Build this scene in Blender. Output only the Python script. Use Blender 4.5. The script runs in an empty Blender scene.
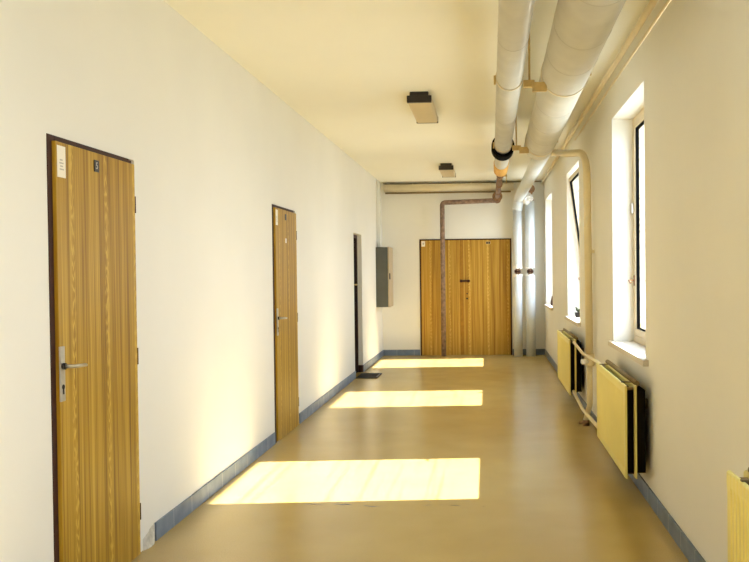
import bpy, bmesh, math, random
from mathutils import Vector, Matrix
random.seed(7)
S = bpy.context.scene
COL = S.collection
PI = math.pi

# ------------------------------------------------------------------ layout
XL, XR = -1.80, 0.986          # left / right wall faces
H, YE, YB = 2.975, 14.77, -6.0  # ceiling height, end wall, wall behind the camera
WALL_OUT = 1.29                # outer face of the window wall

# ------------------------------------------------------------------ materials
def new_mat(name):
    m = bpy.data.materials.new(name); m.use_nodes = True
    nt = m.node_tree
    return m, nt, nt.nodes, nt.links, nt.nodes['Principled BSDF']

def plain(name, col, rough=0.5, metal=0.0, spec=0.5, vary=0.0, scale=8.0, bump=0.0, bscale=60.0):
    m, nt, N, L, b = new_mat(name)
    b.inputs['Base Color'].default_value = (*col, 1)
    b.inputs['Roughness'].default_value = rough
    b.inputs['Metallic'].default_value = metal
    b.inputs['Specular IOR Level'].default_value = spec
    tc = N.new('ShaderNodeTexCoord')
    if vary:
        n = N.new('ShaderNodeTexNoise'); n.inputs['Scale'].default_value = scale; n.inputs['Detail'].default_value = 5
        L.new(tc.outputs['Object'], n.inputs['Vector'])
        r = N.new('ShaderNodeValToRGB')
        r.color_ramp.elements[0].position = .3; r.color_ramp.elements[1].position = .7
        r.color_ramp.elements[0].color = (*[c*(1-vary) for c in col], 1)
        r.color_ramp.elements[1].color = (*[min(1, c*(1+vary)) for c in col], 1)
        L.new(n.outputs['Fac'], r.inputs['Fac']); L.new(r.outputs['Color'], b.inputs['Base Color'])
    if bump:
        n2 = N.new('ShaderNodeTexNoise'); n2.inputs['Scale'].default_value = bscale; n2.inputs['Detail'].default_value = 4
        L.new(tc.outputs['Object'], n2.inputs['Vector'])
        bp = N.new('ShaderNodeBump'); bp.inputs['Strength'].default_value = bump; bp.inputs['Distance'].default_value = .01
        L.new(n2.outputs['Fac'], bp.inputs['Height']); L.new(bp.outputs['Normal'], b.inputs['Normal'])
    return m

def wood(name, axis, dark=(.17, .078, .005), mid=(.38, .215, .016), light=(.58, .38, .055)):
    """vertical-striped veneer; axis = horizontal object axis along the leaf (0 = X, 1 = Y)"""
    m, nt, N, L, b = new_mat(name)
    tc = N.new('ShaderNodeTexCoord'); sp = N.new('ShaderNodeSeparateXYZ')
    L.new(tc.outputs['Object'], sp.inputs[0])
    u = sp.outputs[axis]; z = sp.outputs[2]
    def vec(su, sz):
        c = N.new('ShaderNodeCombineXYZ')
        a = N.new('ShaderNodeMath'); a.operation = 'MULTIPLY'; a.inputs[1].default_value = su; L.new(u, a.inputs[0])
        d = N.new('ShaderNodeMath'); d.operation = 'MULTIPLY'; d.inputs[1].default_value = sz; L.new(z, d.inputs[0])
        L.new(a.outputs[0], c.inputs[0]); L.new(d.outputs[0], c.inputs[1]); return c.outputs[0]
    def noise(su, sz, det):
        n = N.new('ShaderNodeTexNoise'); n.inputs['Scale'].default_value = 1; n.inputs['Detail'].default_value = det
        L.new(vec(su, sz), n.inputs['Vector']); return n.outputs['Fac']
    def math_(op, a, bb):
        k = N.new('ShaderNodeMath'); k.operation = op
        for i, q in enumerate((a, bb)):
            if isinstance(q, (int, float)): k.inputs[i].default_value = q
            else: L.new(q, k.inputs[i])
        return k.outputs[0]
    broad = noise(22, .25, 2)
    fine = noise(130, 1.2, 3)
    s = math_('ADD', math_('MULTIPLY', broad, .55), math_('MULTIPLY', fine, .45))
    # cathedral figure: two narrow columns of wavy pale flecks per leaf
    dist = noise(9, 2.2, 2)
    ph = math_('ADD', math_('MULTIPLY', u, 2*PI/.33), math_('MULTIPLY', dist, .9))
    colm = math_('POWER', math_('MAXIMUM', math_('SINE', ph, 0), 0), 22)
    arch = math_('SINE', math_('ADD', math_('MULTIPLY', z, 95), math_('MULTIPLY', noise(60, 5, 2), 22)), 0)
    fl = math_('MULTIPLY', colm, math_('MULTIPLY', math_('MAXIMUM', arch, 0), .22))
    s = math_('ADD', s, fl)
    r = N.new('ShaderNodeValToRGB'); L.new(s, r.inputs['Fac'])
    e = r.color_ramp.elements
    e[0].position = .37; e[0].color = (*dark, 1); e[1].position = .67; e[1].color = (*light, 1)
    k = e.new(.5); k.color = (*mid, 1)
    L.new(r.outputs['Color'], b.inputs['Base Color'])
    b.inputs['Roughness'].default_value = .45; b.inputs['Specular IOR Level'].default_value = .25
    return m

M = {}
M['wall'] = plain('painted_plaster', (.81, .80, .745), .75, 0, .25, .02, 1.3, .05, 35)
M['ceiling'] = plain('ceiling_paint', (.86, .853, .77), .8, 0, .2, .015, 1.1, .04, 40)
M['skirting'] = None
M['door_y'] = wood('veneer_side_door', 1)
M['door_x'] = wood('veneer_end_door', 0, (.26, .118, .014), (.45, .25, .034), (.64, .41, .085))
M['frame'] = plain('dark_brown_paint', (.048, .016, .009), .6, 0, .25, .15, 20)
M['dark'] = plain('near_black', (.008, .006, .006), .5)
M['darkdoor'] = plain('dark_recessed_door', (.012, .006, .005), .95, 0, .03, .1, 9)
M['steel'] = plain('brushed_steel', (.55, .53, .48), .32, .9, .5, .06, 40)
M['paper'] = plain('paper', (.86, .82, .72), .8)
M['ink'] = plain('ink', (.50, .48, .43), .8)
M['white'] = plain('white_mark', (.85, .84, .8), .6)
M['plate'] = plain('black_plate', (.012, .010, .010), .35)
M['lagging'] = plain('pipe_lagging', (.57, .55, .475), .75, 0, .3, .06, 5, .12, 30)
M['lagging_seam'] = plain('lagging_seam', (.49, .465, .39), .8, 0, .2)
M['jacket'] = plain('pale_pipe_jacket', (.66, .70, .73), .55, 0, .4, .05, 7, .1, 25)
M['bracket'] = plain('yellowed_bracket_paint', (.58, .42, .17), .55, 0, .4, .12, 25)
M['cream_pipe'] = plain('cream_gloss_pipe', (.80, .69, .43), .35, 0, .5, .05, 6)
M['rust_pipe'] = plain('brown_primed_pipe', (.235, .155, .112), .65, 0, .3, .35, 22, .1, 60)
M['rust'] = plain('rusty_steel', (.27, .15, .075), .7, .2, .4, .4, 30, .2, 80)
M['foil'] = plain('crumpled_foil', (.8, .8, .8), .28, .9, .5, .08, 12, .3, 40)
M['foam'] = plain('orange_foam', (.70, .40, .11), .85, 0, .2, .1, 30, .3, 70)
M['rad'] = plain('yellow_radiator_enamel', (.76, .67, .22), .35, 0, .5, .04, 4)
M['rad_dark'] = plain('radiator_dusty_inside', (.20, .14, .06), .6, 0, .3, .2, 15)
M['fins'] = plain('gap_shade_black', (.012, .009, .006), .9, 0, .05)  # near black puts the deep shade of the panel gaps into the colour
M['shade_brown'] = plain('brown_shade_line', (.22, .15, .06), .6)  # brown of the rods that stand in for end-wall shadow lines
M['strip'] = plain('darker_cover_strip', (.34, .165, .018), .5, 0, .25, .12, 14)
M['box'] = plain('grey_cabinet_paint', (.095, .10, .088), .5, 0, .4, .06, 8)
M['boxdoor'] = plain('beige_cabinet_door', (.46, .37, .24), .5, 0, .4, .06, 8)
M['mat'] = plain('dark_rubber_mat', (.028, .024, .022), .85, 0, .2, .3, 60, .4, 150)
M['lamp_cap'] = plain('dark_lamp_end', (.016, .010, .008), .45)
M['lamp'] = plain('yellowed_lamp_diffuser', (.60, .50, .31), .45, 0, .4, .03, 6)
M['sash'] = plain('cream_window_paint', (.72, .62, .44), .45, 0, .4, .05, 12)
M['sill'] = plain('sill_stone', (.62, .57, .49), .5, 0, .4, .06, 40)
M['gasket'] = plain('black_gasket', (.006, .006, .006), 1, 0, .03)
M['mortar'] = plain('rough_mortar', (.60, .57, .50), .9, 0, .2, .22, 28, .6, 45)
M['vase'] = plain('dark_brown_glaze', (.05, .018, .01), .3)
M['leaf'] = plain('dark_green_leaf', (.055, .075, .03), .5, 0, .4, .3, 30)
M['cover'] = plain('pipe_run_paint', (.75, .66, .47), .55, 0, .4, .05, 5)

def skirting():
    m, nt, N, L, b = new_mat('blue_grey_skirting')
    tc = N.new('ShaderNodeTexCoord'); sp = N.new('ShaderNodeSeparateXYZ'); L.new(tc.outputs['Object'], sp.inputs[0])
    add = N.new('ShaderNodeMath'); add.operation = 'ADD'; L.new(sp.outputs[0], add.inputs[0]); L.new(sp.outputs[1], add.inputs[1])
    mod = N.new('ShaderNodeMath'); mod.operation = 'PINGPONG'; mod.inputs[1].default_value = .15; L.new(add.outputs[0], mod.inputs[0])
    lt = N.new('ShaderNodeMath'); lt.operation = 'LESS_THAN'; lt.inputs[1].default_value = .0022; L.new(mod.outputs[0], lt.inputs[0])
    n = N.new('ShaderNodeTexNoise'); n.inputs['Scale'].default_value = 9; n.inputs['Detail'].default_value = 5; L.new(tc.outputs['Object'], n.inputs['Vector'])
    r = N.new('ShaderNodeValToRGB'); r.color_ramp.elements[0].color = (.115, .16, .235, 1); r.color_ramp.elements[1].color = (.20, .25, .33, 1)
    r.color_ramp.elements[0].position = .3; r.color_ramp.elements[1].position = .75
    L.new(n.outputs['Fac'], r.inputs['Fac'])
    mx = N.new('ShaderNodeMix'); mx.data_type = 'RGBA'; L.new(lt.outputs[0], mx.inputs[0]); L.new(r.outputs['Color'], mx.inputs[6])
    mx.inputs[7].default_value = (.45, .48, .52, 1)
    L.new(mx.outputs[2], b.inputs['Base Color']); b.inputs['Roughness'].default_value = .5
    return m
M['skirting'] = skirting()

def floor_mat():
    m, nt, N, L, b = new_mat('tan_linoleum')
    tc = N.new('ShaderNodeTexCoord')
    def noise(scale, det, vec=None):
        n = N.new('ShaderNodeTexNoise'); n.inputs['Scale'].default_value = scale; n.inputs['Detail'].default_value = det
        L.new(vec or tc.outputs['Object'], n.inputs['Vector']); return n.outputs['Fac']
    r = N.new('ShaderNodeValToRGB'); L.new(noise(2.2, 7), r.inputs['Fac'])
    r.color_ramp.elements[0].position = .3; r.color_ramp.elements[0].color = (.485, .348, .122, 1)
    r.color_ramp.elements[1].position = .7; r.color_ramp.elements[1].color = (.54, .395, .142, 1)
    # speckle of the linoleum
    sp = N.new('ShaderNodeValToRGB'); L.new(noise(170, 3), sp.inputs['Fac'])
    sp.color_ramp.elements[0].position = .32; sp.color_ramp.elements[0].color = (.86, .86, .86, 1)
    sp.color_ramp.elements[1].position = .6; sp.color_ramp.elements[1].color = (1.03, 1.03, 1.03, 1)
    mul = N.new('ShaderNodeMix'); mul.data_type = 'RGBA'; mul.blend_type = 'MULTIPLY'; mul.inputs[0].default_value = 1
    L.new(r.outputs['Color'], mul.inputs[6]); L.new(sp.outputs['Color'], mul.inputs[7])
    # hairline crack across the floor in front of the first window
    s = N.new('ShaderNodeSeparateXYZ'); L.new(tc.outputs['Object'], s.inputs[0])
    def mt(op, a, bb=0.0):
        k = N.new('ShaderNodeMath'); k.operation = op
        for i, q in enumerate((a, bb)):
            if isinstance(q, (int, float)): k.inputs[i].default_value = q
            else: L.new(q, k.inputs[i])
        return k.outputs[0]
    wob = mt('MULTIPLY', mt('SUBTRACT', noise(2.0, 3), .5), .25)
    d = mt('ABSOLUTE', mt('SUBTRACT', mt('ADD', s.outputs[1], wob), 5.25))
    line = mt('LESS_THAN', d, mt('MULTIPLY', mt('MAXIMUM', mt('SUBTRACT', noise(7, 3), .50), 0.0), .07))
    inx = mt('MULTIPLY', mt('GREATER_THAN', s.outputs[0], -1.15), mt('LESS_THAN', s.outputs[0], .15))
    crack = mt('MULTIPLY', line, inx)
    mc = N.new('ShaderNodeMix'); mc.data_type = 'RGBA'; L.new(crack, mc.inputs[0]); L.new(mul.outputs[2], mc.inputs[6]); mc.inputs[7].default_value = (.10, .055, .02, 1)
    L.new(mc.outputs[2], b.inputs['Base Color'])
    rr = N.new('ShaderNodeMapRange'); L.new(noise(3.5, 5), rr.inputs[0]); rr.inputs[3].default_value = .19; rr.inputs[4].default_value = .29
    L.new(rr.outputs[0], b.inputs['Roughness'])
    b.inputs['Specular IOR Level'].default_value = .5
    bp = N.new('ShaderNodeBump'); bp.inputs['Strength'].default_value = .04; bp.inputs['Distance'].default_value = .02
    L.new(noise(5, 3), bp.inputs['Height']); L.new(bp.outputs['Normal'], b.inputs['Normal'])
    return m
M['floor'] = floor_mat()

def glass_mat():
    m = bpy.data.materials.new('window_glass'); m.use_nodes = True
    N, L = m.node_tree.nodes, m.node_tree.links
    N.clear()
    out = N.new('ShaderNodeOutputMaterial'); mix = N.new('ShaderNodeMixShader')
    tr = N.new('ShaderNodeBsdfTransparent'); gl = N.new('ShaderNodeBsdfGlossy'); gl.inputs['Roughness'].default_value = .02
    fr = N.new('ShaderNodeFresnel'); fr.inputs['IOR'].default_value = 1.3
    # streaks put into the pane's tint to shade streaks into the sun patches
    tc = N.new('ShaderNodeTexCoord'); mp = N.new('ShaderNodeMapping'); mp.inputs['Scale'].default_value = (.3, .12, 9)
    n = N.new('ShaderNodeTexNoise'); n.inputs['Scale'].default_value = 2; n.inputs['Detail'].default_value = 4
    r = N.new('ShaderNodeValToRGB'); r.color_ramp.elements[0].position = .34; r.color_ramp.elements[0].color = (.66, .61, .51, 1)
    r.color_ramp.elements[1].position = .46; r.color_ramp.elements[1].color = (.98, .985, .98, 1)
    L.new(tc.outputs['Object'], mp.inputs[0]); L.new(mp.outputs[0], n.inputs['Vector']); L.new(n.outputs['Fac'], r.inputs['Fac'])
    L.new(r.outputs['Color'], tr.inputs['Color'])
    # the reflection belongs to the outer skin of the pane only
    geo = N.new('ShaderNodeNewGeometry'); inv = N.new('ShaderNodeMath'); inv.operation = 'SUBTRACT'; inv.inputs[0].default_value = 1
    L.new(geo.outputs['Backfacing'], inv.inputs[1])
    fm = N.new('ShaderNodeMath'); fm.operation = 'MULTIPLY'; L.new(fr.outputs[0], fm.inputs[0]); L.new(inv.outputs[0], fm.inputs[1])
    L.new(fm.outputs[0], mix.inputs[0]); L.new(tr.outputs[0], mix.inputs[1]); L.new(gl.outputs[0], mix.inputs[2]); L.new(mix.outputs[0], out.inputs[0])
    return m
M['glass'] = glass_mat()

# ------------------------------------------------------------------ mesh helpers
def BM(): return bmesh.new()

def box(bm, x0, x1, y0, y1, z0, z1):
    vs = [bm.verts.new((x, y, z)) for x in (x0, x1) for y in (y0, y1) for z in (z0, z1)]
    for f in ((0, 1, 3, 2), (4, 6, 7, 5), (0, 4, 5, 1), (2, 3, 7, 6), (0, 2, 6, 4), (1, 5, 7, 3)):
        bm.faces.new([vs[i] for i in f])
    return vs

def frame_yz(bm, x0, x1, y0, y1, z0, z1, w, wb=None, wt=None):
    """rectangular frame lying in a Y-Z plane"""
    wb = w if wb is None else wb; wt = w if wt is None else wt
    box(bm, x0, x1, y0, y0+w, z0, z1); box(bm, x0, x1, y1-w, y1, z0, z1)
    if wb: box(bm, x0, x1, y0+w, y1-w, z0, z0+wb)
    if wt: box(bm, x0, x1, y0+w, y1-w, z1-wt, z1)

def fillet(pts, rad, n=8):
    pts = [Vector(p) for p in pts]; out = [pts[0]]
    for i in range(1, len(pts)-1):
        a, b, c = pts[i-1], pts[i], pts[i+1]
        d1 = (a-b).normalized(); d2 = (c-b).normalized()
        r = rad[i-1] if isinstance(rad, (list, tuple)) else rad
        ang = d1.angle(d2)
        t = min(r/math.tan(ang/2), .49*(a-b).length, .49*(c-b).length)
        p1, p2 = b+d1*t, b+d2*t
        for k in range(n+1):
            s = k/n
            out.append((1-s)**2*p1 + 2*s*(1-s)*b + s*s*p2)
    out.append(pts[-1]); return out

def tube(bm, pts, r, seg=24, cap=True):
    pts = [Vector(p) for p in pts]; rs = r if isinstance(r, (list, tuple)) else [r]*len(pts)
    t0 = (pts[1]-pts[0]).normalized()
    nrm = t0.orthogonal().normalized(); rings = []
    for i, p in enumerate(pts):
        if i == 0: t = t0
        elif i == len(pts)-1: t = (pts[i]-pts[i-1]).normalized()
        else: t = ((pts[i+1]-pts[i]).normalized()+(pts[i]-pts[i-1]).normalized()).normalized()
        nrm = (nrm-t*nrm.dot(t)).normalized(); bn = t.cross(nrm)
        rings.append([bm.verts.new(p+rs[i]*(math.cos(2*PI*k/seg)*nrm+math.sin(2*PI*k/seg)*bn)) for k in range(seg)])
    for a, b in zip(rings, rings[1:]):
        for k in range(seg): f = bm.faces.new((a[k], a[(k+1) % seg], b[(k+1) % seg], b[k])); f.smooth = True
    if cap:
        bm.faces.new(rings[0][::-1]); bm.faces.new(rings[-1])
    return rings

def ring_y(bm, cx, cz, y0, y1, ri, ro, seg=32):
    """hollow band around an axis parallel to Y"""
    L = []
    for (r, y) in ((ri, y0), (ro, y0), (ro, y1), (ri, y1)):
        L.append([bm.verts.new((cx+r*math.cos(2*PI*k/seg), y, cz+r*math.sin(2*PI*k/seg))) for k in range(seg)])
    for j in range(4):
        a, b = L[j], L[(j+1) % 4]
        for k in range(seg): bm.faces.new((a[k], a[(k+1) % seg], b[(k+1) % seg], b[k]))

def obj(name, bm, mat, parent=None, bevel=0.0, origin=None, smooth=False):
    bmesh.ops.recalc_face_normals(bm, faces=bm.faces[:])
    if parent is not None: off = parent_loc(parent)
    elif origin is not None: off = Vector(origin)
    else:
        xs = [v.co.x for v in bm.verts]; ys = [v.co.y for v in bm.verts]; zs = [v.co.z for v in bm.verts]
        off = Vector(((min(xs)+max(xs))/2, (min(ys)+max(ys))/2, min(zs)))
    for v in bm.verts: v.co -= off
    me = bpy.data.meshes.new(name); bm.to_mesh(me); bm.free()
    if smooth:
        for p in me.polygons: p.use_smooth = True
    me.materials.append(mat)
    o = bpy.data.objects.new(name, me); COL.objects.link(o)
    if parent is not None: o.parent = parent
    else: o.location = off
    if bevel:
        m = o.modifiers.new('bevel', 'BEVEL'); m.width = bevel; m.segments = 2; m.limit_method = 'ANGLE'
    return o

def parent_loc(o):
    v = Vector((0, 0, 0))
    while o is not None: v += o.location; o = o.parent
    return v

def empty(name, loc):
    o = bpy.data.objects.new(name, None); COL.objects.link(o); o.location = loc; o.empty_display_size = .1
    return o

def tag(o, label=None, cat=None, group=None, kind=None):
    if label: o['label'] = label
    if cat: o['category'] = cat
    if group: o['group'] = group
    if kind: o['kind'] = kind
    return o

def struct(o, label, cat): return tag(o, label, cat, None, 'structure')

# ------------------------------------------------------------------ room shell
W_OPEN = [(5.43, 6.80), (9.23, 10.60), (13.03, 14.40), (1.63, 3.00), (-2.17, -.80), ]   # window openings along the right wall
SILL_Z, HEAD_Z = .875, 2.607
D1, D2 = 3.46, 7.177
DOORW, DOORH = .88, 2.02
D3 = (11.62, 12.36, 1.975)
EDX = (-1.15, .425); EDH = 1.995

b = BM(); box(b, XL-.6, WALL_OUT, YB-.2, YE+.3, -.12, 0)
struct(obj('floor', b, M['floor'], origin=(0, 0, 0)), 'tan glossy linoleum corridor floor with window-shaped sun patches', 'floor')
b = BM(); box(b, XL-.6, WALL_OUT, YB-.2, YE+.3, H, H+.2)
struct(obj('ceiling', b, M['ceiling'], origin=(0, 0, 0)), 'pale cream corridor ceiling carrying two lamps and lagged pipes', 'ceiling')

def holed_wall_x(bm, x0, x1, ya, yb, holes):
    """wall in a Y-Z plane with rectangular holes (y0,y1,z0,z1), sorted along Y"""
    y = ya
    for (h0, h1, z0, z1) in sorted(holes):
        box(bm, x0, x1, y, h0, 0, H)
        if z0 > 0: box(bm, x0, x1, h0, h1, 0, z0)
        if z1 < H: box(bm, x0, x1, h0, h1, z1, H)
        y = h1
    box(bm, x0, x1, y, yb, 0, H)

b = BM()
holed_wall_x(b, XL-.16, XL, YB-.2, YE+.3, [(D1, D1+DOORW, 0, DOORH), (D2, D2+DOORW, 0, DOORH), (D3[0], D3[1], 0, D3[2])])
struct(obj('wall_left', b, M['wall'], origin=(0, 0, 0)), 'long white plaster wall on the left with three doors', 'wall')
b = BM()
holed_wall_x(b, XR, WALL_OUT, YB-.2, YE+.3, [(a, c, SILL_Z, HEAD_Z) for a, c in W_OPEN])
struct(obj('wall_right', b, M['wall'], origin=(0, 0, 0)), 'cream plaster wall on the right with deep window openings', 'wall')
b = BM()
box(b, XL, EDX[0], YE, YE+.16, 0, H); box(b, EDX[1], XR, YE, YE+.16, 0, H); box(b, EDX[0], EDX[1], YE, YE+.16, EDH, H)
struct(obj('wall_end', b, M['wall'], origin=(0, 0, 0)), 'cream end wall of the corridor around the double door', 'wall')
b = BM(); box(b, XL, XR, YB-.16, YB, 0, H)
struct(obj('wall_back', b, M['wall'], origin=(0, 0, 0)), 'cream wall closing the corridor behind the viewer', 'wall')

BBH, BBT = .10, .012
b = BM()
for y0, y1 in ((YB, D1-.03), (4.53, D2-.03), (D2+DOORW+.05, D3[0]), (D3[1]+.01, YE)):
    box(b, XL, XL+BBT, y0, y1, 0, BBH)
struct(obj('baseboard_left', b, M['skirting'], bevel=.004, origin=(0, 0, 0)), 'blue-grey skirting along the foot of the left wall', 'baseboard')
b = BM(); box(b, XR-BBT, XR, YB, YE, 0, BBH)
struct(obj('baseboard_right', b, M['skirting'], bevel=.004, origin=(0, 0, 0)), 'grey-blue skirting under the radiators on the right wall', 'baseboard')
b = BM(); box(b, XL+BBT, EDX[0]-.005, YE-BBT, YE, 0, BBH); box(b, EDX[1]+.005, XR-BBT, YE-BBT, YE, 0, BBH)
struct(obj('baseboard_end', b, M['skirting'], bevel=.004, origin=(0, 0, 0)), 'grey-blue skirting on the end wall beside the double door', 'baseboard')

# crumbled mortar where the skirting is missing beside the first door
b = BM()
n1, n2 = 12, 10
grid = []
for i in range(n1+1):
    row = []
    for j in range(n2+1):
        s, t = i/n1, j/n2
        y = 4.365+.16*s; z = .105*t*(.55+.45*s)+.006*t*(random.random()-.5)
        x = XL+.003+(.016*(1-t)**1.2+.004*random.random())*(1 if t < .95 else 0)*math.sin(PI*min(.97, max(.03, s)))
        row.append(b.verts.new((x, y, z)))
    grid.append(row)
for i in range(n1):
    for j in range(n2): b.faces.new((grid[i][j], grid[i+1][j], grid[i+1][j+1], grid[i][j+1]))
bk = [b.verts.new((XL+.0005, 4.365, 0)), b.verts.new((XL+.0005, 4.525, 0))]
struct(obj('trim_1', b, M['mortar'], smooth=True), 'crumbling grey mortar patch at the wall foot between nearest door and skirting', 'plaster patch')

# ------------------------------------------------------------------ text on plates
def text_mesh(name, body, size, mat, parent, loc, rot):
    c = bpy.data.curves.new(name, 'FONT'); c.body = body; c.size = size; c.align_x = 'CENTER'; c.align_y = 'CENTER'; c.extrude = .0006
    t = bpy.data.objects.new('tmp_text', c)
    me = bpy.data.meshes.new_from_object(t)
    bpy.data.objects.remove(t); me.name = name
    o = bpy.data.objects.new(name, me); COL.objects.link(o); me.materials.append(mat)
    o.parent = parent; o.location = Vector(loc)-parent_loc(parent); o.rotation_euler = rot
    return o
ROT_LEFT = (PI/2, 0, PI/2)      # readable from +X
ROT_END = (PI/2, 0, 0)          # readable from -Y

# ------------------------------------------------------------------ doors in the left wall
def side_door(name, y0, label, digit, sticker):
    root = empty(name, (XL, y0+DOORW/2, 0)); struct(root, label, 'door')
    b = BM(); e = .001
    x0, x1, fw = XL-.155, XL+.004, .058
    box(b, x0, x1, y0+e, y0+fw, 0.001, DOORH-e); box(b, x0, XL-.013, y0+DOORW-.070, y0+DOORW-.001, .001, DOORH-e)
    box(b, x0, x1, y0+fw, y0+DOORW-.070, DOORH-.036, DOORH-e)
    box(b, x0, XL-.02, y0+fw, y0+DOORW-fw, .001, .004)
    obj('door_frame', b, M['frame'], root, .003)
    ya, yb, zt = y0+.036, y0+DOORW-.042, DOORH-.026
    fx = XL+.020
    b = BM(); box(b, XL-.012, fx, ya, yb, .008, zt)
    leaf = obj('door_leaf', b, M['door_y'], root, .002)
    for hz in (1.79, 1.02, .225):
        b = BM(); tube(b, [(fx-.004, yb+.003, hz-.042), (fx-.004, yb+.003, hz+.042)], .007, 12)
        tag(obj('hinge', b, M['frame'], leaf), 'dark barrel hinge')
    yp = ya+.014
    b = BM(); box(b, fx, fx+.008, yp-.019, yp+.019, .908, 1.138)
    pl = obj('handle_plate', b, M['steel'], leaf, .002)
    b = BM(); tube(b, [(fx+.009, yp, 1.055), (fx+.020, yp, 1.055)], .014, 20)
    obj('rosette', b, M['dark'], pl)
    b = BM(); tube(b, fillet([(fx+.010, yp, 1.055), (fx+.058, yp, 1.055), (fx+.058, yp+.100, 1.050)], .018, 6), [.0085]*8+[.0075], 14)
    obj('lever_handle', b, M['steel'], leaf)
    b = BM(); tube(b, [(fx+.0075, yp, .968), (fx+.0095, yp, .968)], .011, 16); box(b, fx+.0075, fx+.0095, yp-.005, yp+.005, .938, .966)
    obj('keyhole', b, M['dark'], pl)
    # paper notice
    b = BM(); box(b, fx+.0003, fx+.0018, ya+.010, ya+.080, zt-.148, zt-.016)
    no = obj('paper_notice', b, M['paper'], leaf)
    b = BM()
    for k, (p, q) in enumerate(((.018, .042), (.014, .05), (.02, .045), (.016, .052))):
        zz = zt-.075-.013*k
        box(b, fx+.0016, fx+.0022, ya+.012+p, ya+.012+q, zz-.003, zz+.003)
    obj('printed_lines', b, M['ink'], no)
    # number plate
    yn = ya+.370
    b = BM(); box(b, fx, fx+.004, yn-.024, yn+.024, zt-.088, zt-.034)
    npl = obj('number_plate', b, M['plate'], leaf, .0015)
    if digit: text_mesh('number', digit, .044, M['mortar'], npl, (fx+.0045, yn, zt-.061), ROT_LEFT)
    if sticker:
        b = BM(); box(b, fx+.0003, fx+.0018, yn-.02, yn+.02, zt-.29, zt-.25)
        obj('sticker', b, M['paper'], leaf)
    return root
side_door('door_1', D1, 'nearest wood-veneer door with lever handle, paper notice and numbered black plate', '5', False)
side_door('door_2', D2, 'second wood-veneer door, smaller in view, with small white sticker below its plate', '', True)

# third opening: dark recessed door
root = struct(empty('door_3', (XL, (D3[0]+D3[1])/2, 0)), 'dark narrow recessed doorway near the far end of the left wall', 'door')
b = BM()
frame_x0, frame_x1 = XL-.15, XL-.062
box(b, frame_x0, frame_x1, D3[0]+.001, D3[0]+.05, .001, D3[2]-.001); box(b, frame_x0, frame_x1, D3[1]-.05, D3[1]-.001, .001, D3[2]-.001)
box(b, frame_x0, frame_x1, D3[0]+.05, D3[1]-.05, D3[2]-.05, D3[2]-.001)
obj('door_frame', b, M['frame'], root, .003)
b = BM(); box(b, XL-.11, XL-.066, D3[0]+.046, D3[1]-.046, .004, D3[2]-.046)
leaf = obj('door_leaf', b, M['darkdoor'], root, .002)
b = BM(); tube(b, fillet([(XL-.066, D3[0]+.09, 1.27), (XL+.012, D3[0]+.09, 1.27), (XL+.012, D3[0]+.20, 1.27)], .015, 5), .009, 12)
obj('lever_handle', b, M['bracket'], leaf)
b = BM(); box(b, XL-.060, XL+.006, D3[1]-.035, D3[1]-.002, .001, .10)
obj('jamb_foot', b, M['frame'], root, .002)

# ------------------------------------------------------------------ double door in the end wall
root = struct(empty('door_4', (sum(EDX)/2, YE, 0)), 'wide double-leaf wood-veneer door in the end wall', 'door')
b = BM(); fw = .026
box(b, EDX[0]+.001, EDX[0]+fw, YE-.012, YE+.15, .001, EDH-.001); box(b, EDX[1]-fw, EDX[1]-.001, YE-.012, YE+.15, .001, EDH-.001)
box(b, EDX[0]+fw, EDX[1]-fw, YE-.012, YE+.15, EDH-.022, EDH-.001); box(b, EDX[0]+fw, EDX[1]-fw, YE+.045, YE+.15, .001, .02)
obj('door_frame', b, M['frame'], root, .003)
seam = -.402; fy = YE-.006
b = BM(); box(b, EDX[0]+fw-.004, seam-.0015, fy, fy+.045, .003, EDH-.020)
l1 = obj('door_leaf', b, M['door_x'], root, .002)
b = BM(); box(b, seam+.0015, EDX[1]-fw+.004, fy, fy+.045, .003, EDH-.020)
l2 = obj('door_leaf', b, M['door_x'], root, .002)
b = BM(); box(b, seam-.055, seam+.004, fy-.010, fy-.0005, .008, EDH-.024)
obj('cover_strip', b, M['strip'], l1, .002)
b = BM(); box(b, seam-.06, seam+.115, fy-.022, fy-.011, 1.258, 1.288); box(b, seam-.055, seam-.02, fy-.03, fy-.011, 1.25, 1.296); box(b, seam+.07, seam+.105, fy-.03, fy-.0005, 1.25, 1.296)
tag(obj('slide_bolt', b, M['frame'], l2, .002), 'dark brown sliding bolt')
b = BM(); box(b, seam+.045, seam+.085, fy-.004, fy, 1.0, 1.12)
lp = obj('lock_plate', b, M['door_x'], l2, .001)
for zz, rr in ((1.055, .011), (.972, .016)):
    b = BM(); tube(b, [(seam+.062, fy-.0065, zz), (seam+.062, fy-.002, zz)], rr, 16)
    obj('keyhole', b, M['dark'], l2)
b = BM(); box(b, EDX[0]+.035, EDX[0]+.098, fy-.002, fy-.0003, EDH-.125, EDH-.032)
no = obj('paper_notice', b, M['paper'], l1)
b = BM(); box(b, EDX[0]+.055, EDX[0]+.08, fy-.0027, fy-.0016, EDH-.095, EDH-.06)
obj('printed_mark', b, M['ink'], no)
b = BM(); box(b, -.012, .068, fy-.003, fy-.0003, EDH-.098, EDH-.048)
npl = obj('number_plate', b, M['bracket'], l2)
for xx in (.010, .046):
    b = BM(); box(b, xx-.014, xx+.014, fy-.0042, fy-.0022, EDH-.092, EDH-.054)
    obj('dark_tile', b, M['plate'], npl)

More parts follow.
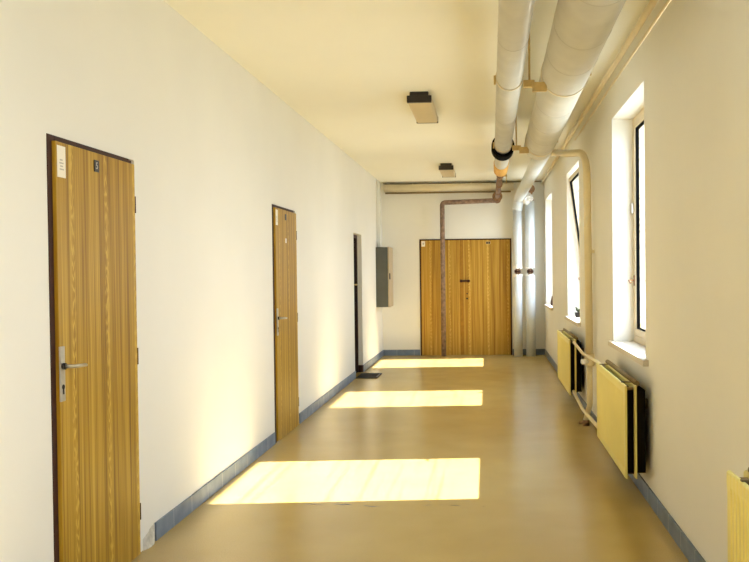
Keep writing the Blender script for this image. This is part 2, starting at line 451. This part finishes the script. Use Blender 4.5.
# ------------------------------------------------------------------ windows
def window(name, y0, y1, xf, tilt, label):
    """frame with inner face at xf; sash hung at its bottom edge, leaning into the room by tilt (radians)"""
    root = struct(empty(name, (XR, (y0+y1)/2, SILL_Z)), label, 'window')
    e = .001
    b = BM(); frame_yz(b, xf, xf+.07, y0+e, y1-e, SILL_Z+e, HEAD_Z-e, .045, .05, .045)
    obj('window_frame', b, M['sash'], root, .003)
    # sash, built about its bottom hinge line then leaned
    ya, yb, za, zb = y0+.040, y1-.040, SILL_Z+.052, HEAD_Z-.042
    hx = xf+.016
    sash = empty('sash', (0, 0, 0)); sash.parent = root
    sash.location = Vector((hx, (y0+y1)/2, za))-root.location
    def part(nm, bm, mat, bev=0.0):
        o = obj(nm, bm, mat, sash, bev); return o
    b = BM(); frame_yz(b, hx-.018, hx+.030, ya, yb, za, zb, .042, .05, .042)
    part('sash_frame', b, M['sash'], .003)
    b = BM(); frame_yz(b, hx-.008, hx+.016, ya+.042, yb-.042, za+.05, zb-.042, .010)
    part('gasket', b, M['gasket'])
    b = BM(); box(b, hx+.006, hx+.010, ya+.048, yb-.048, za+.056, zb-.048)
    part('glass_pane', b, M['glass'])
    b = BM(); box(b, hx-.026, hx-.018, yb-.036, yb-.012, 1.31, 1.39)
    tube(b, fillet([(hx-.024, yb-.024, 1.352), (hx-.062, yb-.024, 1.352), (hx-.072, yb-.14, 1.335)], .012, 5), .0075, 10)
    part('window_handle', b, M['rust'], .001)
    if tilt < .02:
        b = BM(); box(b, xf-.022, xf+.004, y1-.046, y1-.012, 1.87, 1.95)
        tag(obj('catch', b, M['steel'], root, .004), 'grey metal catch')
    sash.rotation_euler = (0, -tilt, 0)
    # sill board
    b = BM(); box(b, XR-.034, XR, y0-.10, y1+.07, SILL_Z-.036, SILL_Z+.002)
    box(b, XR, xf, y0+e, y1-e, SILL_Z+.0003, SILL_Z+.002)
    obj('window_sill', b, M['sill'], root, .003)
    return root
window('window_1', *W_OPEN[0], 1.146, 0, 'nearest window in view, tall closed sash deep in the right wall')
window('window_2', *W_OPEN[1], 1.218, math.radians(7.6), 'middle window on the right with its sash tilted open inward')
window('window_3', *W_OPEN[2], 1.15, 0, 'farthest window on the right, beside the end wall')
window('window_4', *W_OPEN[3], 1.128, 0, 'window beside the viewer above the cropped radiator, out of the photo')
window('window_5', *W_OPEN[4], 1.128, 0, 'window in the right wall behind the viewer')

# small things on the sills
yy, xx = 10.30, 1.082
root = tag(empty('potted_plant', (xx, yy, SILL_Z+.002)), 'small dark green potted plant on the middle window sill', 'plant')
b = BM(); tube(b, [(xx, yy, SILL_Z+.002), (xx, yy, SILL_Z+.055), (xx, yy, SILL_Z+.06)], [.034, .044, .047], 20)
obj('pot', b, M['dark'], root, .002)
b = BM()
for k in range(14):
    a = k*2.4; ln = .06+.035*random.random(); up = .35+.8*random.random()
    d = Vector((math.cos(a)*.6, math.sin(a), up)).normalized(); side = d.cross(Vector((0, 0, 1))).normalized()
    p0 = Vector((xx, yy, SILL_Z+.056)); v = [p0]
    for s, w in ((.35, .012), (.7, .014)):
        q = p0+d*ln*s+Vector((0, 0, .012*s)); v += [q-side*w, q+side*w]
    v.append(p0+d*ln-Vector((0, 0, .006)))
    w = [b.verts.new(q) for q in v]
    for f in ((0, 1, 2), (1, 3, 4, 2), (3, 5, 4)): b.faces.new([w[i] for i in f])
lf = obj('foliage', b, M['leaf'], root)
sm = lf.modifiers.new('thick', 'SOLIDIFY'); sm.thickness = .0015

xx, yy = 1.052, 13.86
b = BM(); z0 = SILL_Z+.002
tube(b, [(xx, yy, z0), (xx, yy, z0+.01), (xx, yy, z0+.05), (xx, yy, z0+.09), (xx, yy, z0+.125), (xx, yy, z0+.15)], [.034, .038, .037, .030, .020, .021], 20)
tag(obj('vase', b, M['vase']), 'small dark brown vase on the farthest window sill', 'vase')

# ------------------------------------------------------------------ radiators
def radiator(y0, y1, label):
    xf = .822; z0, z1 = .172, .735
    root = tag(empty('panel_radiator', ((xf+.93)/2, (y0+y1)/2, z0)), label, 'radiator', 'yellow panel radiators under the windows')
    def panel(x0, nm):
        b = BM(); n = max(4, int(round((y1-y0-.08)/.040)))
        prof = []                                   # fluted front face
        prof.append((y0, 0.004)); prof.append((y0+.012, 0)); prof.append((y0+.036, 0))
        for k in range(n):
            c = y0+.04+(y1-y0-.08)*(k+.5)/n; h = (y1-y0-.08)/n
            prof += [(c-h*.30, 0), (c-h*.14, .006), (c+h*.14, .006), (c+h*.30, 0)]
        prof += [(y1-.036, 0), (y1-.012, 0), (y1, 0.004)]
        def zrow(z, dep, sc): return [b.verts.new((x0+dep+sc*d, y, z)) for y, d in prof]
        rows = [zrow(z0, .006, .2), zrow(z0+.006, 0, .2), zrow(z0+.045, 0, .2), zrow(z0+.065, 0, 1), zrow(z1-.065, 0, 1), zrow(z1-.045, 0, .2), zrow(z1-.006, 0, .2), zrow(z1, .006, .2)]
        for r0, r1 in zip(rows, rows[1:]):
            for i in range(len(prof)-1): b.faces.new((r0[i], r0[i+1], r1[i+1], r1[i]))
        back = [b.verts.new((x0+.014, y, z)) for y, z in ((y0, z0), (y1, z0), (y1, z1), (y0, z1))]
        b.faces.new(back)
        b.faces.new([r[0] for r in rows]+[back[3], back[0]]); b.faces.new([r[-1] for r in rows][::-1]+[back[1], back[2]])
        b.faces.new(rows[0][::-1]+[back[0], back[1]]); b.faces.new(rows[-1]+[back[2], back[3]])
        return obj(nm, b, M['rad'], root)
    p1 = panel(xf, 'front_panel'); p2 = panel(xf+.058, 'rear_panel')
    for xa, xb, nm in ((xf+.0145, xf+.057, 'gap_shade_fins'), (xf+.073, xf+.128, 'gap_shade_fins')):  # black folded sheets added to fill the shaded gaps behind both panels
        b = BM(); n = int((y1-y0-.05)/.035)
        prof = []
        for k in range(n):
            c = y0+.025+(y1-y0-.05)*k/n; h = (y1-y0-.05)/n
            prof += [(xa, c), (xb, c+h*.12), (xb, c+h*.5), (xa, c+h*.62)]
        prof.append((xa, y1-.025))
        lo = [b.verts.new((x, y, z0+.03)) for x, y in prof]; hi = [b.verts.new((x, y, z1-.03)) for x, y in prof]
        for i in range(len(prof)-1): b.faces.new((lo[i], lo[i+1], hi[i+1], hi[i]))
        tag(obj(nm, b, M['fins'], root), 'folded fins blackened as the shade in the panel gaps')
    for yv in (y0+.05, y1-.05):
        for zz in (z0+.035, z1-.03):
            b = BM(); tube(b, [(xf+.012, yv, zz), (xf+.062, yv, zz)], .017, 14)
            obj('connector', b, M['rad_dark'], root)
    b = BM(); tube(b, [(xf+.080, y0+.03, z1+.008), (xf+.080, y1-.03, z1+.008)], .016, 14)
    tag(obj('header_pipe', b, M['rad_dark'], root), 'dull brown pipe along the top')
    for yv in (y0+.16, y1-.16):
        b = BM(); box(b, xf+.1285, XR-.001, yv-.014, yv+.014, z1-.16, z1-.10)
        obj('wall_bracket', b, M['rad_dark'], root)
        b = BM(); box(b, xf+.004, xf+.105, yv-.009, yv+.009, z1+.0, z1+.006)
        obj('top_clip', b, M['rad_dark'], root)
    return root
radiator(5.225, 6.57, 'yellow double panel radiator below the nearest window in view, middle of the three')
radiator(8.74, 10.20, 'yellow double panel radiator below the tilted-open window, farthest of the three')
radiator(1.66, 3.02, 'yellow fluted radiator cropped by the right edge of the photo, nearest of the three')

# ------------------------------------------------------------------ overhead pipes
def bx_(y): return .464+.0088*y      # axis of the wide lagged pipe
def ax_(y): return .130+.0050*y      # axis of the narrow lagged pipe
ZA, RA = 2.68, .083
ZB, RB = 2.70, .150

root = tag(empty('lagged_pipe', (bx_(4), 4, ZB-RB)), 'wide cloth-lagged overhead pipe, the thicker of two beside the windows', 'pipe')
b = BM(); tube(b, [(bx_(YB), YB+.01, ZB), (bx_(8.78), 8.78, ZB), (bx_(8.83), 8.83, ZB), (bx_(8.86), 8.86, ZB)], [RB, RB, RB-.012, RB-.045], 48)
obj('lagging', b, M['lagging'], root)
for ys in (2.9, 3.7, 4.42, 5.0, 6.35, 7.1, 7.75, 8.25):
    b = BM(); ring_y(b, bx_(ys), ZB, ys-.004, ys+.004, RB-.004, RB+.0012, 48)
    obj('seam', b, M['lagging_seam'], root)
b = BM(); tube(b, fillet([(.612, 8.80, 2.69), (.555, 14.56, 2.665), (.520, 14.56, 2.45)], .11, 10), .083, 32)
tag(obj('thin_section', b, M['jacket'], root), 'thinner pale jacketed continuation bending down at the end wall')
b = BM()
tube(b, [(.520, 14.56, 2.46), (.520, 14.56, 1.50), (.520, 14.56, 1.482)], [.074, .074, .062], 28)
obj('upper_jacket', b, M['jacket'], root)
b = BM(); tube(b, [(.520, 14.56, 1.37), (.520, 14.56, 1.35), (.520, 14.56, 0.0)], [.062, .074, .074], 28)
obj('lower_jacket', b, M['jacket'], root)
def bare_joint(cx, cy, par):
    b = BM(); tube(b, [(cx, cy, 1.345), (cx, cy, 1.505)], .038, 20)
    obj('bare_pipe', b, M['rust'], par)
    b = BM(); tube(b, [(cx, cy, 1.415), (cx, cy, 1.435)], .056, 20)
    for k in range(6):
        a = k*PI/3; tube(b, [(cx+.044*math.cos(a), cy+.044*math.sin(a), 1.397), (cx+.044*math.cos(a), cy+.044*math.sin(a), 1.453)], .008, 8)
    obj('flange', b, M['frame'], par)
    for z0, sgn in ((1.474, 1), (1.378, -1)):      # torn ends of the jacket
        b = BM(); n = 26; A = []; Bq = []
        for k in range(n):
            a = 2*PI*k/n; j = -.012+.022*random.random()
            A.append(b.verts.new((cx+.0755*math.cos(a), cy+.0755*math.sin(a), z0+sgn*(.03+.05*random.random()))))
            Bq.append(b.verts.new((cx+(.079+.006*random.random())*math.cos(a), cy+(.079+.006*random.random())*math.sin(a), z0-sgn*j)))
        for k in range(n): b.faces.new((A[k], A[(k+1) % n], Bq[(k+1) % n], Bq[k]))
        o = obj('torn_edge', b, M['white'], par); s = o.modifiers.new('t', 'SOLIDIFY'); s.thickness = .003
bare_joint(.520, 14.56, root)

# second vertical pipe by the corner
cx, cy = .732, 14.56
root = tag(empty('corner_riser', (cx, cy, 0)), 'pale jacketed vertical pipe nearest the right corner of the end wall', 'pipe')
b = BM(); tube(b, [(cx, cy, 2.60), (cx, cy, 1.50), (cx, cy, 1.482)], [.080, .080, .062], 28); obj('upper_jacket', b, M['jacket'], root)
b = BM(); tube(b, [(cx, cy, 1.37), (cx, cy, 1.35), (cx, cy, 0.0)], [.062, .080, .080], 28); obj('lower_jacket', b, M['jacket'], root)
bare_joint(cx, cy, root)
b = BM(); tube(b, fillet([(cx, cy, 2.58), (cx+.01, cy, 2.80), (cx+.01, cy-.20, 2.80)], .09, 8), .042, 20)
obj('bare_elbow', b, M['rust'], root)
b = BM(); tube(b, [(cx, cy, 2.615), (cx, cy, 2.64)], .07, 18); obj('flange', b, M['rust'], root)
b = BM(); tube(b, [(cx+.01, cy-.10, 2.80), (cx+.01, cy-.125, 2.80)], .072, 18); obj('flange', b, M['rust'], root)
b = BM()
bmesh.ops.create_icosphere(b, subdivisions=4, radius=1)
from mathutils import noise as mnoise
for v in b.verts:
    n = v.co.normalized(); r = 1+.30*mnoise.noise(n*2.6)+.20*mnoise.noise(n*7)
    v.co = Vector((cx-.055, cy-.10, 2.655))+Vector((n.x*.095, n.y*.07, n.z*.105))*r
obj('foil_wrap', b, M['foil'], root)

# narrow lagged pipe with black collar, foam end and bare brown run to the drop by the door
root = tag(empty('narrow_lagged_pipe', (ax_(4), 4, ZA-RA)), 'narrower lagged overhead pipe ending in a black collar, farther from the windows', 'pipe')
b = BM(); tube(b, [(ax_(YB), YB+.01, ZA), (ax_(8.62), 8.62, ZA)], RA, 40); obj('lagging', b, M['lagging'], root)
for ys in (3.2, 4.6, 6.9):
    b = BM(); ring_y(b, ax_(ys), ZA, ys-.003, ys+.003, RA-.004, RA+.001, 40); obj('seam', b, M['lagging_seam'], root)
b = BM(); ring_y(b, ax_(8.6), ZA-.006, 8.56, 8.86, RA+.001, RA+.031, 40)
tag(obj('collar', b, M['gasket'], root, .003), 'black collar around the end of the lagging')
b = BM(); tube(b, [(ax_(8.6), 8.6, ZA), (ax_(10.05), 10.05, ZA)], .080, 32); obj('end_section', b, M['lagging'], root)
b = BM(); tube(b, [(ax_(9.95), 9.95, ZA), (ax_(10.0), 10.0, ZA), (ax_(10.65), 10.65, ZA), (ax_(10.78), 10.78, ZA)], [.084, .088, .086, .045], 28)
tag(obj('foam_end', b, M['foam'], root), 'orange foam plug')
ax = ax_(12)
b = BM(); tube(b, fillet([(ax_(10.6), 10.6, ZA), (ax, 14.60, 2.69), (ax, 14.60, 2.630), (-.742, 14.60, 2.605), (-.742, 14.60, 0.0)], [.05, .02, .06], 8), .040, 20)
tag(obj('bare_pipe', b, M['rust_pipe'], root), 'bare brown pipe bending down in front of the double door')
b = BM(); tube(b, [(ax, 14.52, 2.69), (ax, 14.545, 2.69)], .085, 24)
obj('flange', b, M['rust'], root)
b = BM(); tube(b, [(ax, 14.58, 2.645), (ax, 14.66, 2.645)], .062, 24)
obj('flange', b, M['rust'], root)
for ys in (11.2, 12.4, 13.6):
    b = BM(); tube(b, [(ax_(ys), ys, ZA), (ax_(ys), ys+.05, ZA)], .049, 20); obj('coupling', b, M['rust'], root)

# hangers
def hanger(y, label, both=True):
    xa, xb = ax_(y), bx_(y)
    root = tag(empty('pipe_hanger', (xa+.16, y, ZA-.1)), label, 'pipe hanger', 'yellowed hangers of the overhead pipes')
    b = BM(); ring_y(b, xa, ZA, y-.016, y+.016, RA+.0013, RA+.006, 40); obj('clamp', b, M['cover'], root)
    b = BM(); box(b, xa-RA-.018, xa-RA-.004, y-.016, y+.016, ZA-.045, ZA+.01); obj('clamp_lug', b, M['bracket'], root, .002)
    b = BM(); box(b, xa+RA+.005, xb-RB-.045, y-.022, y+.022, ZA-.070, ZA-.025); obj('cross_bar', b, M['bracket'], root, .002)
    b = BM(); box(b, xb-RB-.062, xb-RB+.030, y-.050, y-.023, ZA-.105, ZA-.045); obj('pipe_seat', b, M['bracket'], root, .002)
    b = BM(); ring_y(b, xb, ZB, y-.016, y+.016, RB+.0013, RB+.005, 48); obj('clamp', b, M['cover'], root)
    b = BM(); box(b, xb+RB+.002, xb+RB+.018, y-.014, y+.014, ZB-.02, ZB+.02); obj('clamp_lug', b, M['bracket'], root, .002)
    rx = xa+RA+.045
    b = BM(); tube(b, [(rx, y, ZA-.05), (rx, y, H)], .007, 12); obj('rod', b, M['bracket'], root)
    b = BM(); box(b, xb+RB+.004, xb+RB+.016, y-.006, y+.006, ZB+.02, H); obj('rod', b, M['bracket'], root)
hanger(5.58, 'yellowed steel hanger holding both lagged pipes, nearest of the hangers')
hanger(8.45, 'yellowed steel hanger holding both lagged pipes just before the black collar')
hanger(2.6, 'yellowed steel hanger of both lagged pipes above the viewer')
y = 11.3
root = tag(empty('rod_hanger', (ax_(y), y, ZA-.06)), 'thin rod hanger on the bare brown overhead pipe past the orange foam', 'pipe hanger')
b = BM(); ring_y(b, ax_(y), ZA, y-.012, y+.012, .041, .047, 28); obj('clamp', b, M['bracket'], root)
b = BM(); box(b, ax_(y)+.043, ax_(y)+.092, y-.01, y+.01, ZA-.012, ZA+.012); obj('clamp_lug', b, M['bracket'], root)
b = BM(); tube(b, [(ax_(y)+.080, y, ZA-.10), (ax_(y)+.080, y, H)], .007, 10); obj('rod', b, M['bracket'], root)

# cream riser between first and second window
RX, RY = .934, 7.95
root = tag(empty('heating_riser', (RX, RY, 0)), 'cream heating pipe bending down from the ceiling between the two nearest windows', 'pipe')
b = BM(); tube(b, fillet([(.665, 9.40, 2.715), (.80, 8.55, 2.585), (RX-.01, RY+.02, 2.510), (RX, RY, .62)], [.5, .26], 12), .034, 24)
obj('riser', b, M['cream_pipe'], root)
b = BM(); tube(b, fillet([(RX, RY, .66), (RX, RY, .20), (RX-.035, RY+.03, .05)], .08, 6), .026, 20)
obj('lower_pipe', b, M['cream_pipe'], root)
b = BM(); tube(b, [(RX, RY, .555), (RX, RY, .575), (RX, RY, .645), (RX, RY, .665)], [.040, .046, .046, .040], 16); obj('union_nut', b, M['cream_pipe'], root)
b = BM(); tube(b, [(RX-.015, RY-.02, .60), (RX-.075, RY-.05, .60)], .024, 14); obj('valve_knob', b, M['white'], root)
b = BM(); tube(b, fillet([(.862, 8.66, .715), (.862, 8.30, .70), (.872, 7.90, .668), (.862, 7.3, .70), (.862, 6.54, .715)], .15, 5), .0135, 14)
obj('flow_branch', b, M['cream_pipe'], root)
b = BM(); tube(b, fillet([(.862, 8.72, .215), (.862, 7.9, .165), (.862, 6.60, .205)], .3, 6), .0150, 14)
obj('return_branch', b, M['cream_pipe'], root)
b = BM(); tube(b, [(RX-.035, RY+.03, 0), (RX-.035, RY+.03, .055)], .030, 16); tube(b, [(RX-.035, RY+.03, .03), (RX-.10, RY+.03, .03)], .013, 10)
tag(obj('drain_valve', b, M['rust'], root), 'rusty drain valve at floor level')
b = BM(); box(b, RX+.03, XR-.001, RY-.012, RY+.012, 1.59, 1.62); obj('wall_clip', b, M['cream_pipe'], root)

# pipe run along the top of the end wall
b = BM(); tube(b, [(-1.735, YE-.075, 2.868), (.47, YE-.075, 2.868)], .068, 32)
root = tag(empty('cross_pipe', (-.6, YE-.075, 2.80)), 'cream pipe running across the top of the end wall under the ceiling', 'pipe')
obj('pipe', b, M['cover'], root)
for xx in (-1.25, -.25, .32):
    b = BM(); box(b, xx-.012, xx+.012, YE-.075, YE, 2.79, 2.945); obj('wall_clip', b, M['cover'], root)
b = BM(); tube(b, [(-1.72, YE-.10, 2.783), (.42, YE-.10, 2.783)], .014, 14)  # rod added to draw the shadow line below the cross pipe
tag(obj('shadow_line_rod', b, M['shade_brown']), 'thin brown rod added as the shadow line under the cream cross pipe on the end wall', 'pipe')
b = BM(); tube(b, fillet([(-1.76, YE-.02, 2.955), (-1.69, YE-.02, 2.945), (.95, YE-.02, 2.955)], .03, 4), .008, 10)  # cord added to draw the shaded gap under the ceiling
tag(obj('cable', b, M['shade_brown']), 'thin dark cord added as the shaded gap along the ceiling edge of the end wall', 'cable')

# thin pipe and cable along the ceiling corner of the window wall
b = BM(); tube(b, [(.938, YB, 2.915), (.938, 10, 2.918), (.950, YE, 2.925)], .020, 18)
tag(obj('corner_pipe', b, M['cover']), 'slim tan pipe running along the ceiling corner above the windows', 'pipe')
b = BM(); tube(b, [(XR-.008, YB, 2.855), (XR-.008, 9.5, 2.86)], .008, 10)
tag(obj('wall_cable', b, M['cover']), 'thin tan cable on the window wall just below the ceiling pipe', 'cable')

# ------------------------------------------------------------------ grey electrical cabinet with its conduit
y0, y1, z0, z1, x1 = 13.93, 14.52, .87, 1.845, XL+.215
root = tag(empty('electrical_cabinet', (XL+.1, (y0+y1)/2, z0)), 'tall grey electrical cabinet on the left wall near the end wall', 'cabinet')
b = BM(); box(b, XL+.001, x1-.02, y0, y1, z0, z1); obj('body', b, M['box'], root, .006)
b = BM(); box(b, x1-.018, x1, y0-.004, y1+.004, z0-.004, z1+.004); obj('door', b, M['boxdoor'], root, .004)
b = BM(); box(b, x1, x1+.016, y0+.04, y0+.065, 1.32, 1.42); obj('latch', b, M['dark'], root, .003)
b = BM(); tube(b, [(XL+.012, 14.10, z1), (XL+.012, 14.10, 2.955)], .012, 12)
obj('conduit', b, M['wall'], root)
b = BM(); tube(b, [(XL+.045, 14.10, z1), (XL+.045, 14.10, 2.90)], .010, 12)
obj('conduit', b, M['wall'], root)

# ------------------------------------------------------------------ ceiling lamps
def lamp(y0, y1, label):
    xc, w, h = -.563, .206, .092
    root = tag(empty('ceiling_lamp', (xc, (y0+y1)/2, H-h)), label, 'lamp', 'box lamps on the corridor ceiling')
    b = BM(); box(b, xc-w/2+.018, xc+w/2-.018, y0+.02, y1-.02, H-.045, H); obj('base', b, M['lamp'], root, .003)
    b = BM()
    prof = [(-w/2, -.035), (-w/2, -h+.012), (-w/2+.012, -h), (w/2-.012, -h), (w/2, -h+.012), (w/2, -.035)]
    A = [b.verts.new((xc+p, y0+.035, H+q)) for p, q in prof]; Bq = [b.verts.new((xc+p, y1-.035, H+q)) for p, q in prof]
    for i in range(6): b.faces.new((A[i], A[(i+1) % 6], Bq[(i+1) % 6], Bq[i]))
    b.faces.new(A[::-1]); b.faces.new(Bq)
    obj('diffuser', b, M['lamp'], root)
    for ya, yb in ((y0, y0+.035), (y1-.035, y1)):
        b = BM(); box(b, xc-w/2-.002, xc+w/2+.002, ya, yb, H-h, H-.032); box(b, xc-w/2+.024, xc+w/2-.024, ya, yb, H-.032, H)
        tag(obj('end_cap', b, M['lamp_cap'], root, .002), 'dark brown end cap')
lamp(7.37, 8.42, 'nearer box ceiling lamp with dark end and yellowed diffuser')
lamp(12.25, 13.25, 'farther box ceiling lamp, close to the end wall')

# ------------------------------------------------------------------ door mat
b = BM(); box(b, XL+.014, -1.495, 11.58, 12.09, .0, .012)
root = tag(empty('door_mat', (-1.65, 11.83, 0)), 'small dark rubber mat on the floor at the dark doorway', 'mat')
obj('mat', b, M['mat'], root, .004)
b = BM(); frame = [(XL+.014, -1.495, 11.58, 11.605), (XL+.014, -1.495, 12.065, 12.09), (-1.52, -1.495, 11.605, 12.065)]
for f in frame: box(b, *f, .012, .015)
obj('rim', b, M['dark'], root, .001)

# ------------------------------------------------------------------ light
sun_dir = Vector((-1, -.087, -.86)).normalized()
sl = bpy.data.lights.new('sun', 'SUN'); sl.energy = 18; sl.angle = math.radians(.53); sl.color = (1, .98, .93)
so = bpy.data.objects.new('sun', sl); COL.objects.link(so); so.location = (6, 8, 6)
so.rotation_euler = sun_dir.to_track_quat('-Z', 'Y').to_euler()

w = bpy.data.worlds.new('hazy_sky'); S.world = w; w.use_nodes = True
N, L = w.node_tree.nodes, w.node_tree.links
bg = N['Background']
tc = N.new('ShaderNodeTexCoord'); sp = N.new('ShaderNodeSeparateXYZ'); L.new(tc.outputs['Generated'], sp.inputs[0])
r = N.new('ShaderNodeValToRGB'); mr = N.new('ShaderNodeMapRange'); mr.inputs[1].default_value = -1; L.new(sp.outputs[2], mr.inputs[0]); L.new(mr.outputs[0], r.inputs['Fac'])
e = r.color_ramp.elements
e[0].position = .40; e[0].color = (.52, .57, .58, 1); e[1].position = .9; e[1].color = (.64, .85, 1.12, 1)
k = e.new(.52); k.color = (.86, .97, 1.13, 1)
L.new(r.outputs['Color'], bg.inputs['Color']); bg.inputs['Strength'].default_value = 4.3

# ------------------------------------------------------------------ camera
f, yaw, pit, rol, cxp, cyp, zc = 861.83, .0508, -.017, -.0107, 443.06, 286.56, 1.4323
def cam_to_world(v):
    x, y, z = v
    c, s = math.cos(pit), math.sin(pit); y, z = y*c-z*s, y*s+z*c
    c, s = math.cos(yaw), math.sin(yaw); x, y = x*c-y*s, x*s+y*c
    return Vector((x, y, z))
cr, sr = math.cos(rol), math.sin(rol)
right = cam_to_world((cr, 0, sr)); up = cam_to_world((-sr, 0, cr)); fwd = cam_to_world((0, 1, 0))
cd = bpy.data.cameras.new('camera'); co = bpy.data.objects.new('camera', cd); COL.objects.link(co)
m = Matrix((right, up, -fwd)).transposed().to_4x4(); m.translation = (0, 0, zc); co.matrix_world = m
cd.sensor_width = 36; cd.lens = f/749*36
cd.shift_x = -(cxp-374.5)/749; cd.shift_y = (cyp-281)/749
cd.clip_start = .05
S.camera = co

S.view_settings.view_transform = 'Standard'; S.view_settings.look = 'None'
S.view_settings.exposure = .92; S.view_settings.gamma = 1; S.view_settings.use_curve_mapping = False
S.cycles.max_bounces = 16; S.cycles.diffuse_bounces = 12; S.cycles.glossy_bounces = 6; S.cycles.transparent_max_bounces = 12
S.cycles.use_denoising = True
S.cycles.sample_clamp_indirect = 8
